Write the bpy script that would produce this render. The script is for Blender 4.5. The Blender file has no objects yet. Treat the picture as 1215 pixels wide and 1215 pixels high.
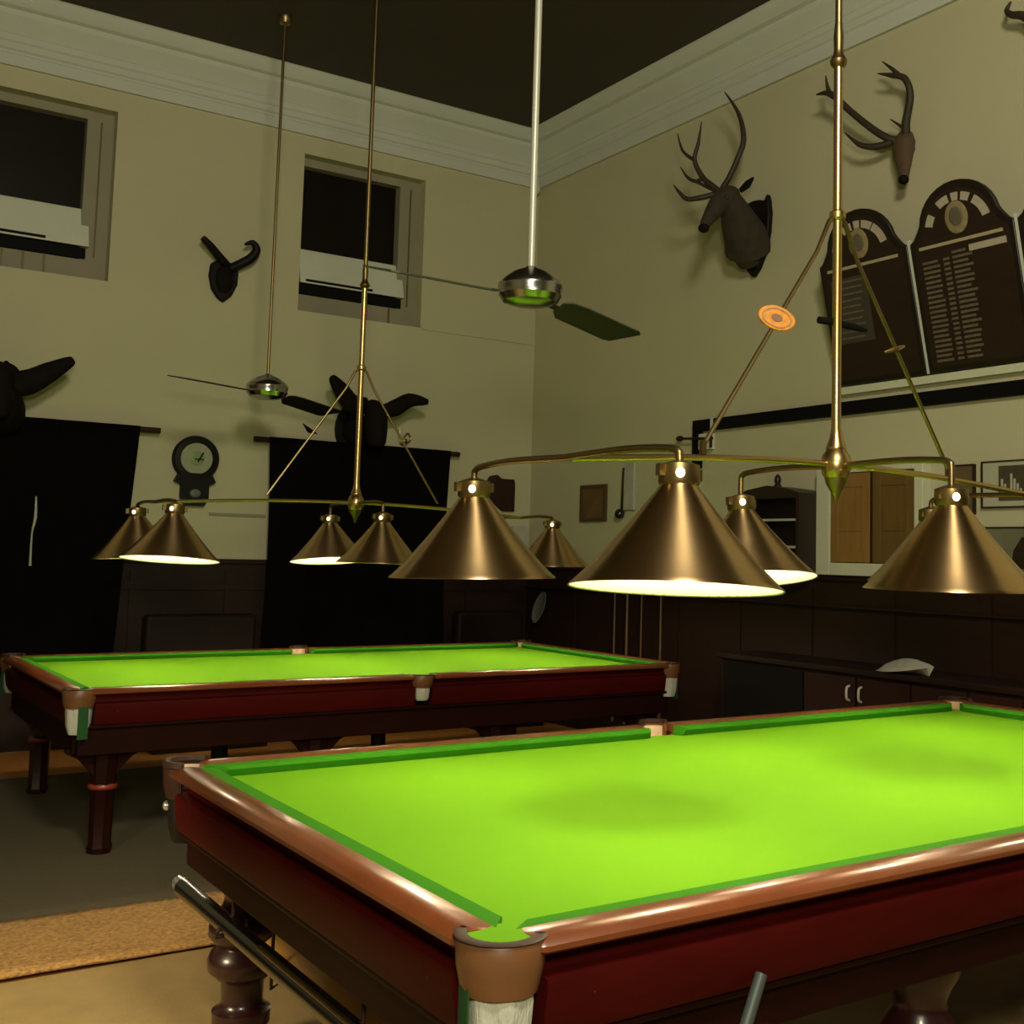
import bpy, bmesh, math, random
from mathutils import Vector, Matrix
random.seed(7)
PI = math.pi
scn = bpy.context.scene
COL = scn.collection

# ---------------------------------------------------------------- materials
MATS = {}
def mat(name, color, rough=0.5, metal=0.0, noise=0.0, nscale=8.0, stretch=(1, 1, 1), bump=0.0, bscale=60.0,
        emit=None, estr=0.0, coat=0.0, aniso=0.0, dark=None, spec=0.5, sheen=0.0):
    if name in MATS: return MATS[name]
    m = bpy.data.materials.new(name); m.use_nodes = True
    nt = m.node_tree; b = nt.nodes['Principled BSDF']
    b.inputs['Base Color'].default_value = (*color, 1)
    b.inputs['Roughness'].default_value = rough
    b.inputs['Metallic'].default_value = metal
    b.inputs['Specular IOR Level'].default_value = spec
    b.inputs['Coat Weight'].default_value = coat
    b.inputs['Coat Roughness'].default_value = 0.12
    b.inputs['Sheen Weight'].default_value = sheen
    if aniso: b.inputs['Anisotropic'].default_value = aniso
    if emit:
        b.inputs['Emission Color'].default_value = (*emit, 1)
        b.inputs['Emission Strength'].default_value = estr
    if aniso:
        b.inputs['Anisotropic Rotation'].default_value = 0.25
        tg = nt.nodes.new('ShaderNodeTangent'); tg.direction_type = 'RADIAL'; tg.axis = 'Z'
        nt.links.new(tg.outputs['Tangent'], b.inputs['Tangent'])
    if noise or bump:
        tc = nt.nodes.new('ShaderNodeTexCoord'); mp = nt.nodes.new('ShaderNodeMapping')
        mp.inputs['Scale'].default_value = stretch
        nt.links.new(tc.outputs['Object'], mp.inputs['Vector'])
    if noise:
        n = nt.nodes.new('ShaderNodeTexNoise'); n.inputs['Scale'].default_value = nscale
        n.inputs['Detail'].default_value = 6
        nt.links.new(mp.outputs['Vector'], n.inputs['Vector'])
        r = nt.nodes.new('ShaderNodeMix'); r.data_type = 'RGBA'
        lo = dark if dark else tuple(c * (1 - noise) for c in color)
        hi = tuple(min(1, c * (1 + noise)) for c in color)
        r.inputs['A'].default_value = (*lo, 1); r.inputs['B'].default_value = (*hi, 1)
        nt.links.new(n.outputs['Fac'], r.inputs['Factor'])
        nt.links.new(r.outputs['Result'], b.inputs['Base Color'])
    if bump:
        n2 = nt.nodes.new('ShaderNodeTexNoise'); n2.inputs['Scale'].default_value = bscale
        n2.inputs['Detail'].default_value = 4
        nt.links.new(mp.outputs['Vector'], n2.inputs['Vector'])
        bp = nt.nodes.new('ShaderNodeBump'); bp.inputs['Strength'].default_value = bump
        bp.inputs['Distance'].default_value = 0.01
        nt.links.new(n2.outputs['Fac'], bp.inputs['Height'])
        nt.links.new(bp.outputs['Normal'], b.inputs['Normal'])
    MATS[name] = m
    return m

M_wall = mat('plaster', (0.50, 0.465, 0.30), 0.85, noise=0.05, nscale=1.2, bump=0.05, bscale=40)
M_wallr = M_wall
M_corn = mat('cornice_paint', (0.55, 0.56, 0.49), 0.8, noise=0.04, nscale=3)
M_ceil = mat('dark_ceiling', (0.050, 0.036, 0.020), 0.85, noise=0.2, nscale=1.0)
M_reveal = mat('reveal_paint', (0.27, 0.25, 0.17), 0.85, noise=0.1, nscale=4)
M_white = mat('white_paint', (0.62, 0.63, 0.52), 0.5, noise=0.05, nscale=6)
M_cream = mat('cream_frame', (0.60, 0.60, 0.44), 0.5, noise=0.05, nscale=6)
M_glass = mat('night_glass', (0.010, 0.0065, 0.004), 0.35, noise=0.3, nscale=3, spec=0.12)
M_dado = mat('dark_panelling', (0.016, 0.006, 0.003), 0.55, noise=0.35, nscale=5, stretch=(1, 1, 6), spec=0.25)
M_bench = mat('bench_leather', (0.012, 0.006, 0.003), 0.6, noise=0.3, nscale=6, spec=0.2)
M_sideb = mat('sideboard_wood', (0.014, 0.005, 0.0025), 0.6, noise=0.4, nscale=5, stretch=(1, 1, 5), spec=0.2)
M_black = mat('black_cloth', (0.0035, 0.003, 0.002), 0.95, noise=0.3, nscale=8, spec=0.05)
M_blackpaint = mat('black_paint', (0.004, 0.0035, 0.003), 0.7, spec=0.12)
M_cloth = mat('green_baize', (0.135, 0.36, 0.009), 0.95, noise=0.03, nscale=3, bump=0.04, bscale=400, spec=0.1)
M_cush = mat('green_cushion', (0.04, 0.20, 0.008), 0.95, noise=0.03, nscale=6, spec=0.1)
M_rail = mat('rail_wood', (0.17, 0.046, 0.014), 0.30, noise=0.35, nscale=7, stretch=(1, 1, 1), coat=0.4)
M_apron = mat('mahogany', (0.048, 0.0032, 0.0025), 0.5, noise=0.35, nscale=6, stretch=(1, 1, 4), spec=0.06)
M_apron2 = mat('dark_mahogany', (0.014, 0.003, 0.002), 0.5, noise=0.35, nscale=6, spec=0.08)
M_leg = mat('leg_wood', (0.022, 0.005, 0.0055), 0.3, noise=0.3, nscale=8, coat=0.3)
M_legred = mat('leg_ring_wood', (0.20, 0.03, 0.018), 0.35, noise=0.2, nscale=8, coat=0.3)
M_leather = mat('pocket_leather', (0.16, 0.068, 0.025), 0.4, noise=0.3, nscale=12)
M_leath2 = mat('dark_leather', (0.028, 0.010, 0.006), 0.55, noise=0.3, nscale=12, spec=0.25)
M_pale = mat('pale_leather', (0.62, 0.45, 0.30), 0.6, noise=0.1, nscale=12)
M_net = mat('white_net', (0.50, 0.52, 0.43), 0.9, noise=0.15, nscale=30, stretch=(3, 3, 0.6), bump=0.5, bscale=60)
M_greenstrip = mat('dark_green_cloth', (0.01, 0.07, 0.012), 0.9, noise=0.2, nscale=20)
M_brass = mat('brushed_brass', (0.62, 0.42, 0.21), 0.30, 1.0, noise=0.12, nscale=6, stretch=(1, 1, 1), aniso=0.8)
M_brassd = mat('pole_brass', (0.56, 0.40, 0.17), 0.30, 1.0, noise=0.12, nscale=9, stretch=(1, 1, 4))
M_brassold = mat('aged_brass', (0.26, 0.19, 0.08), 0.38, 1.0, noise=0.25, nscale=10)
M_lining = mat('shade_lining', (0.97, 0.84, 0.72), 0.7)
M_bulb = mat('bulb_glass', (1, 0.95, 0.8), 0.4, emit=(1.0, 0.84, 0.55), estr=14)
M_neckglow = mat('neck_glow', (1, 0.9, 0.7), 0.4, emit=(1.0, 0.86, 0.55), estr=2.6)  # glow built in for the bright spot on each shade neck
M_chrome = mat('chrome', (0.40, 0.40, 0.38), 0.22, 1.0)
M_steel = mat('white_rod', (0.52, 0.52, 0.44), 0.4, 0.3)
M_bladeG = mat('fan_blade', (0.035, 0.045, 0.02), 0.45, noise=0.2, nscale=6)
M_bladeD = mat('dark_fan_blade', (0.010, 0.008, 0.006), 0.5)
M_fur = mat('deer_fur', (0.032, 0.024, 0.012), 0.9, noise=0.5, nscale=14, bump=0.3, bscale=90)
M_furm = mat('dark_muzzle', (0.008, 0.005, 0.004), 0.8, spec=0.12)
M_antler = mat('antler', (0.030, 0.019, 0.009), 0.6, noise=0.35, nscale=14, bump=0.2, bscale=80)
M_skull = mat('skull_bone', (0.085, 0.05, 0.024), 0.7, noise=0.3, nscale=12)
M_shield = mat('shield_wood', (0.006, 0.004, 0.003), 0.55, noise=0.3, nscale=8, spec=0.2)
M_board = mat('board_wood', (0.020, 0.008, 0.004), 0.45, noise=0.3, nscale=5, stretch=(1, 1, 5))
M_frame = mat('board_frame', (0.010, 0.005, 0.003), 0.4)
M_gilt = mat('gilt_lettering', (0.40, 0.33, 0.20), 0.6, noise=0.25, nscale=30)
M_giltdim = mat('dim_lettering', (0.12, 0.095, 0.06), 0.7, noise=0.4, nscale=40)
M_giltplate = mat('pale_plate', (0.42, 0.36, 0.28), 0.6, noise=0.2, nscale=30)
M_crest = mat('crest_gilt', (0.26, 0.20, 0.10), 0.6, noise=0.45, nscale=25)
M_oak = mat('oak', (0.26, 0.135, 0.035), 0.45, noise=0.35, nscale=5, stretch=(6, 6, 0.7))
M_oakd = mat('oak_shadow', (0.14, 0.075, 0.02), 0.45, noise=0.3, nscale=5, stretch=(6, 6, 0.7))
M_shelf = mat('bookcase_wood', (0.018, 0.008, 0.004), 0.45, noise=0.3, nscale=6)
M_paper = mat('paper_grey', (0.42, 0.40, 0.33), 0.8, noise=0.2, nscale=14)
M_pic = mat('brown_print', (0.13, 0.075, 0.02), 0.5, noise=0.6, nscale=5)
M_picd = mat('dark_print', (0.07, 0.055, 0.03), 0.5, noise=0.8, nscale=16)
M_mount = mat('picture_mount', (0.42, 0.42, 0.30), 0.7)
M_dial = mat('clock_dial', (0.30, 0.31, 0.20), 0.5, noise=0.1, nscale=10)
M_dialg = mat('dial_centre', (0.20, 0.28, 0.10), 0.5)
M_floor = mat('floor_boards', (0.46, 0.21, 0.05), 0.45, noise=0.35, nscale=4, stretch=(0.5, 6, 1))
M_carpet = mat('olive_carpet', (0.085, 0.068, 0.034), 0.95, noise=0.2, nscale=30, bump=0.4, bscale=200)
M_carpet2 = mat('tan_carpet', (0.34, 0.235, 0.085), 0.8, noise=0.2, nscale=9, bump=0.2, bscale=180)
M_coir = mat('coir', (0.40, 0.22, 0.065), 0.95, noise=0.9, nscale=55, bump=1.0, bscale=110)
M_plank = mat('pale_cue_wood', (0.62, 0.34, 0.09), 0.6, noise=0.3, nscale=5, stretch=(8, 0.8, 8), spec=0.2)
M_ebony = mat('ebony', (0.007, 0.006, 0.005), 0.25, coat=0.4)
M_bluegrey = mat('blue_grey_paint', (0.05, 0.065, 0.06), 0.5)
M_amber = mat('amber_glass', (0.62, 0.22, 0.012), 0.3, noise=0.6, nscale=60, emit=(0.8, 0.3, 0.02), estr=0.03)  # faint glow added to the glass, the medallion is no lamp
M_silver = mat('silver_tip', (0.5, 0.55, 0.5), 0.25, 0.8)
M_cue = mat('cue_wood', (0.10, 0.06, 0.025), 0.4, noise=0.2, nscale=8)
M_greytray = mat('grey_tray', (0.12, 0.13, 0.11), 0.5, noise=0.15, nscale=9)

# ---------------------------------------------------------------- mesh builder
def catmull(pts, n=6):
    P = [Vector(p) for p in pts]
    if len(P) < 3: return P
    out = []
    for i in range(len(P) - 1):
        p0 = P[max(i - 1, 0)]; p1 = P[i]; p2 = P[i + 1]; p3 = P[min(i + 2, len(P) - 1)]
        for k in range(n):
            t = k / n
            out.append(0.5 * ((2 * p1) + (p2 - p0) * t + (2 * p0 - 5 * p1 + 4 * p2 - p3) * t * t + (-p0 + 3 * p1 - 3 * p2 + p3) * t ** 3))
    out.append(P[-1]); return out
def lerpl(vals, n):
    out = []
    for i in range(len(vals) - 1):
        for k in range(n): out.append(vals[i] + (vals[i + 1] - vals[i]) * k / n)
    out.append(vals[-1]); return out

class MB:
    def __init__(s): s.v = []; s.f = []
    def add(s, v, f, M=None):
        o = len(s.v)
        s.v += [tuple(M @ Vector(p)) if M else tuple(p) for p in v]
        s.f += [tuple(i + o for i in q) for q in f]; return s
    def box(s, x0, x1, y0, y1, z0, z1, M=None):
        v = [(x, y, z) for x in (x0, x1) for y in (y0, y1) for z in (z0, z1)]
        f = [(0, 1, 3, 2), (4, 6, 7, 5), (0, 4, 5, 1), (2, 3, 7, 6), (0, 2, 6, 4), (1, 5, 7, 3)]
        return s.add(v, f, M)
    def cbox(s, c, d, M=None):
        return s.box(c[0] - d[0] / 2, c[0] + d[0] / 2, c[1] - d[1] / 2, c[1] + d[1] / 2, c[2] - d[2] / 2, c[2] + d[2] / 2, M)
    def loft(s, rings, cap=True, closed=True, M=None):
        n = len(rings[0]); v = [p for r in rings for p in r]; f = []
        for i in range(len(rings) - 1):
            for k in range(n if closed else n - 1):
                a = i * n + k; b = i * n + (k + 1) % n
                f.append((a, b, b + n, a + n))
        if cap:
            f.append(tuple(reversed(range(n)))); f.append(tuple((len(rings) - 1) * n + k for k in range(n)))
        return s.add(v, f, M)
    def prism(s, poly, axis, a, b, M=None):
        # poly: 2D points; axis 'x': (y,z); 'y': (x,z); 'z': (x,y)
        def P(u, w, t): return {'x': (t, u, w), 'y': (u, t, w), 'z': (u, w, t)}[axis]
        return s.loft([[P(u, w, a) for u, w in poly], [P(u, w, b) for u, w in poly]], M=M)
    def tube(s, pts, r, n=10, smooth=0, M=None, flat=1.0, flataxis=None):
        if smooth:
            rr = r if isinstance(r, (list, tuple)) else [r] * len(pts)
            pts = catmull(pts, smooth); r = lerpl(list(rr), smooth) if len(pts) > 2 else rr
        P = [Vector(p) for p in pts]
        R = r if isinstance(r, (list, tuple)) else [r] * len(P)
        rings = []; prev = None
        for i, p in enumerate(P):
            t = (P[min(i + 1, len(P) - 1)] - P[max(i - 1, 0)]).normalized()
            if prev is None:
                ref = Vector(flataxis) if flataxis else (Vector((0, 0, 1)) if abs(t.z) < 0.9 else Vector((1, 0, 0)))
                u = (ref - t * ref.dot(t)).normalized()
            else:
                u = (prev - t * prev.dot(t)).normalized()
            prev = u; w = t.cross(u)
            rings.append([tuple(p + (u * math.cos(a) * flat + w * math.sin(a)) * R[i]) for a in [2 * PI * k / n for k in range(n)]])
        return s.loft(rings, M=M)
    def lathe(s, prof, c=(0, 0, 0), n=32, M=None, cap=True):
        rings = [[(c[0] + r * math.cos(2 * PI * k / n), c[1] + r * math.sin(2 * PI * k / n), c[2] + z) for k in range(n)] for r, z in prof]
        return s.loft(rings, cap=cap, M=M)
    def sphere(s, c, r, n=16, m=10, M=None):
        if not isinstance(r, (tuple, list)): r = (r, r, r)
        rings = []
        for j in range(1, m):
            a = PI * j / m - PI / 2
            rings.append([(c[0] + r[0] * math.cos(a) * math.cos(2 * PI * k / n), c[1] + r[1] * math.cos(a) * math.sin(2 * PI * k / n), c[2] + r[2] * math.sin(a)) for k in range(n)])
        return s.loft(rings, M=M)
    def build(s, name, material, parent=None, smooth=True, bevel=0.0, ang=40, sub=0):
        me = bpy.data.meshes.new(name); me.from_pydata(s.v, [], s.f); me.update()
        bm = bmesh.new(); bm.from_mesh(me); bmesh.ops.recalc_face_normals(bm, faces=bm.faces); bm.to_mesh(me); bm.free()
        me.materials.append(material)
        o = bpy.data.objects.new(name, me); COL.objects.link(o)
        if parent: o.parent = parent
        if smooth:
            me.polygons.foreach_set('use_smooth', [True] * len(me.polygons))
            me.set_sharp_from_angle(angle=math.radians(ang))
        if bevel:
            b = o.modifiers.new('bevel', 'BEVEL'); b.width = bevel; b.segments = 2; b.limit_method = 'ANGLE'
        if sub:
            b = o.modifiers.new('sub', 'SUBSURF'); b.levels = sub; b.render_levels = sub
        return o

def empty(name, loc=(0, 0, 0), rot=(0, 0, 0)):
    o = bpy.data.objects.new(name, None); COL.objects.link(o); o.location = loc; o.rotation_euler = rot
    o.empty_display_size = 0.1; return o
def tag(o, label, cat, group=None):
    o['label'] = label; o['category'] = cat
    if group: o['group'] = group
    return o
def struct(o, label=None, cat=None):
    o['kind'] = 'structure'
    if label: o['label'] = label
    if cat: o['category'] = cat
    return o

# ---------------------------------------------------------------- room
XR, YB, ZC = 3.05, 7.0, 5.71
XL, YF = -6.0, -6.0
fl = MB().box(XL, XR, YF, YB, -0.1, -0.012).build('floor', M_floor, smooth=False); struct(fl, 'orange-brown timber floor showing past the far table', 'floor')
ce = MB().box(XL, XR, YF, YB, ZC, ZC + 0.1).build('ceiling', M_ceil, smooth=False); struct(ce, 'dark brown ceiling', 'ceiling')
wr = MB().box(XR, XR + 0.2, YF, YB + 0.3, -0.1, ZC + 0.1).build('wall_right', M_wallr, smooth=False); struct(wr, 'cream wall with honours boards and deer trophies', 'wall')
wl = MB().box(XL - 0.2, XL, YF, YB + 0.3, -0.1, ZC + 0.1).build('wall_left', M_wall, smooth=False); struct(wl)
wf = MB().box(XL, XR, YF - 0.2, YF, -0.1, ZC + 0.1).build('wall_front', M_wall, smooth=False); struct(wf)
# back wall with two window openings
W1 = (-2.05, -0.94, 3.64, 5.03); W2 = (0.62, 1.80, 3.63, 5.035)
mb = MB(); y0, y1 = YB, YB + 0.3
mb.box(XL, W1[0], y0, y1, -0.1, ZC + 0.1); mb.box(W1[1], W2[0], y0, y1, -0.1, ZC + 0.1); mb.box(W2[1], XR, y0, y1, -0.1, ZC + 0.1)
for w in (W1, W2):
    mb.box(w[0], w[1], y0, y1, -0.1, w[2]); mb.box(w[0], w[1], y0, y1, w[3], ZC + 0.1)
wb = mb.build('wall_back', M_wall, smooth=False); struct(wb, 'cream wall with two dark windows and black curtains', 'wall')
# plain raised ledge line above the doorways
struct(MB().box(1.81, XR - 0.001, YB - 0.012, YB, 3.615, 3.66).build('trim_5', M_wall, smooth=False), 'thin plaster ledge running from window to corner', 'trim')
struct(MB().box(-0.05, 0.42, YB - 0.012, YB, 1.81, 1.835).build('trim_6', M_reveal, smooth=False), 'thin rail below the clock', 'trim')

# cornice profile swept along both walls : (distance from wall, z)
cp = [(0, 5.20), (0.05, 5.20), (0.055, 5.29), (0.03, 5.30), (0.03, 5.315), (0.06, 5.33), (0.06, 5.375), (0.085, 5.39), (0.10, 5.43), (0.085, 5.445), (0.14, 5.50), (0.21, 5.56), (0.22, 5.60), (0.28, 5.615), (0.36, 5.67), (0.38, 5.70), (0.40, 5.71), (0, 5.71)]
cp = [(d * 0.62, z) for d, z in cp]
b1 = [[(XL, YB - d, z) for d, z in cp], [(XR - 0.0, YB - d, z) for d, z in cp]]
c1 = MB().loft(b1).build('trim_1', M_corn, ang=25); struct(c1, 'pale moulded cornice along back wall', 'cornice')
c2 = MB().loft([[(XR - d, YF, z) for d, z in cp], [(XR - d, YB, z) for d, z in cp]]).build('trim_2', M_corn, ang=25); struct(c2, 'pale moulded cornice along right wall', 'cornice')
# dark panelling
def dado(name, a0, a1, along, lab):
    m = MB(); ht = 1.455
    if along == 'x':
        m.box(a0, a1, YB - 0.03, YB, 0.15, ht - 0.03); m.box(a0, a1, YB - 0.06, YB, ht - 0.035, ht)
        x = a0 + 0.1
        while x < a1 - 0.6:
            m.box(x, x + 0.08, YB - 0.042, YB, 0.25, ht - 0.1); x += 0.75
        m.box(a0, a1, YB - 0.045, YB, 1.20, 1.26)
    else:
        m.box(XR - 0.03, XR, a0, a1, 0.15, ht - 0.03); m.box(XR - 0.06, XR, a0, a1, ht - 0.035, ht)
        y = a0 + 0.1
        while y < a1 - 0.6:
            m.box(XR - 0.042, XR, y, y + 0.08, 0.25, ht - 0.1); y += 0.75
        m.box(XR - 0.07, XR, a0, a1, 1.235, 1.25)
    o = m.build(name, M_dado, smooth=False); struct(o, lab, 'panelling'); return o
dado('trim_3', XL, XR - 0.03, 'x', 'dark timber panelling along back wall')
dado('trim_4', YF, YB, 'y', 'dark timber panelling along right wall')
struct(MB().box(XL, XR - 0.03, YB - 0.03, YB, 0, 0.15).build('baseboard_back', M_dado, smooth=False))
struct(MB().box(XR - 0.03, XR, YF, YB - 0.0, 0, 0.15).build('baseboard_right', M_dado, smooth=False))

# windows
def window(name, w, lab, flapx, split):
    x0, x1, z0, z1 = w
    e = empty(name, ((x0 + x1) / 2, YB + 0.2, z0)); struct(e, lab, 'window')
    cx, cz = e.location.x, e.location.z
    def L(m): return [(x - cx, y - YB - 0.2, z - cz) for x, y, z in m]
    m = MB(); yb = YB + 0.25
    m.box(x0, x1, YB + 0.22, YB + 0.3, z0, z1 - 0.0)
    m.v = L(m.v); m.build('window_pane', M_glass, e, smooth=False)
    m = MB(); t = 0.06
    m.box(x0, x0 + 0.015, YB + 0.12, YB + 0.22, z0 + 0.17, z1 - 0.07); m.box(x1 - 0.20, x1, YB + 0.12, YB + 0.22, z0 + 0.17, z1 - 0.07)
    m.box(x0, x1, YB + 0.12, YB + 0.22, z1 - 0.07, z1)
    m.box(x0, x1, YB + 0.12, YB + 0.22, z0, z0 + 0.17)
    m.v = L(m.v); m.build('window_frame', M_reveal, e, smooth=False)
    # lower vent unit, its pale front panel leaning out over a dark gap
    m = MB()
    f0, f1 = flapx
    m.loft([[(f0, YB + 0.07, z0 + 0.27), (f0, YB + 0.10, z0 + 0.27), (f0, YB + 0.20, z0 + 0.59), (f0, YB + 0.16, z0 + 0.59)],
            [(f1, YB + 0.07, z0 + 0.27), (f1, YB + 0.10, z0 + 0.27), (f1, YB + 0.20, z0 + 0.59), (f1, YB + 0.16, z0 + 0.59)]])
    m.v = L(m.v); v = m.build('vent_panel', M_white, e, smooth=False, bevel=0.008)
    m = MB(); m.box(f0 + 0.05, f1 - 0.32, YB + 0.066, YB + 0.075, z0 + 0.285, z0 + 0.305)
    m.v = L(m.v); m.build('vent_slot', M_blackpaint, v, smooth=False)
    m = MB(); m.box(f0, f1 - 0.02, YB + 0.10, YB + 0.21, z0 + 0.175, z0 + 0.262)
    m.v = L(m.v); m.build('vent_gap_shade', M_blackpaint, e, smooth=False)  # black box standing in for the shade under the panel
    # thin darker upright strips on the lower frame board
    m = MB()
    for x in split: m.box(x, x + 0.016, YB + 0.112, YB + 0.119, z0 + 0.002, z0 + 0.165)
    m.v = L(m.v); m.build('sill_groove', M_oakd, e, smooth=False)
    m = MB(); m.box(x1 - 0.10, x1 - 0.088, YB + 0.111, YB + 0.119, z0 + 0.2, z1 - 0.08)
    m.v = L(m.v); m.build('sash_edge', M_oakd, e, smooth=False)
window('window_1', W1, 'dark high window at the left edge with pale vent panel', (W1[0] + 0.01, -1.08), (-1.7, -1.55, -1.4))
window('window_2', W2, 'dark high window near the corner with pale vent panel', (0.66, 1.66), (1.3, 1.52))

# floor coverings (built as low slabs)
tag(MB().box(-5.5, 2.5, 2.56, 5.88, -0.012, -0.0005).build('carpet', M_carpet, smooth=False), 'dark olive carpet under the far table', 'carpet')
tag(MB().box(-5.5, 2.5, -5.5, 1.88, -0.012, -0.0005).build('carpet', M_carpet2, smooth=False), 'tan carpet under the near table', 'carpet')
# coir strip: slightly rough surface
m = MB()
NX, NY = 90, 12
vs = []
for i in range(NX + 1):
    for j in range(NY + 1):
        x = -5.3 + 7.6 * i / NX; y = 1.89 + 0.66 * j / NY + 0.015 * math.sin(x * 2.1 + 1) * (1 if j in (0, NY) else 0.6)
        vs.append((x, y, 0.006 + random.uniform(0, 0.004)))
fs = [(i * (NY + 1) + j, (i + 1) * (NY + 1) + j, (i + 1) * (NY + 1) + j + 1, i * (NY + 1) + j + 1) for i in range(NX) for j in range(NY)]
m.add(vs, fs)
o = m.build('coir_mat', M_coir); s_ = o.modifiers.new('solid', 'SOLIDIFY'); s_.thickness = 0.016; s_.offset = -1
tag(o, 'brown coir mat strip on the floor between both tables', 'mat')

# ---------------------------------------------------------------- snooker tables
L, W, H = 3.86, 2.07, 0.87
HX, HY = L / 2, W / 2
ZB = 0.832
def corners(): return [(sx, sy) for sx in (-1, 1) for sy in (-1, 1)]

LEG1 = [(0.060, 0.0), (0.068, 0.02), (0.070, 0.085), (0.086, 0.10), (0.088, 0.14), (0.066, 0.152), (0.062, 0.17), (0.064, 0.225), (0.082, 0.24), (0.105, 0.262),
        (0.109, 0.29), (0.100, 0.315), (0.082, 0.335), (0.094, 0.348), (0.110, 0.368), (0.108, 0.395), (0.092, 0.42), (0.070, 0.455), (0.066, 0.48),
        (0.078, 0.51), (0.098, 0.545), (0.104, 0.58), (0.104, 0.62)]
LEG2 = [(0.050, 0.0), (0.055, 0.03), (0.048, 0.05), (0.052, 0.32), (0.058, 0.335), (0.060, 0.36), (0.054, 0.368), (0.062, 0.52), (0.066, 0.60)]
def section_loft(fn, s0, s1, sec):
    # sec: list of (d, z, shrink) ; fn(t, d, z) -> point
    return [[fn(s0 + k, d, z) for d, z, k in sec], [fn(s1 - k, d, z) for d, z, k in sec]]

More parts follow.
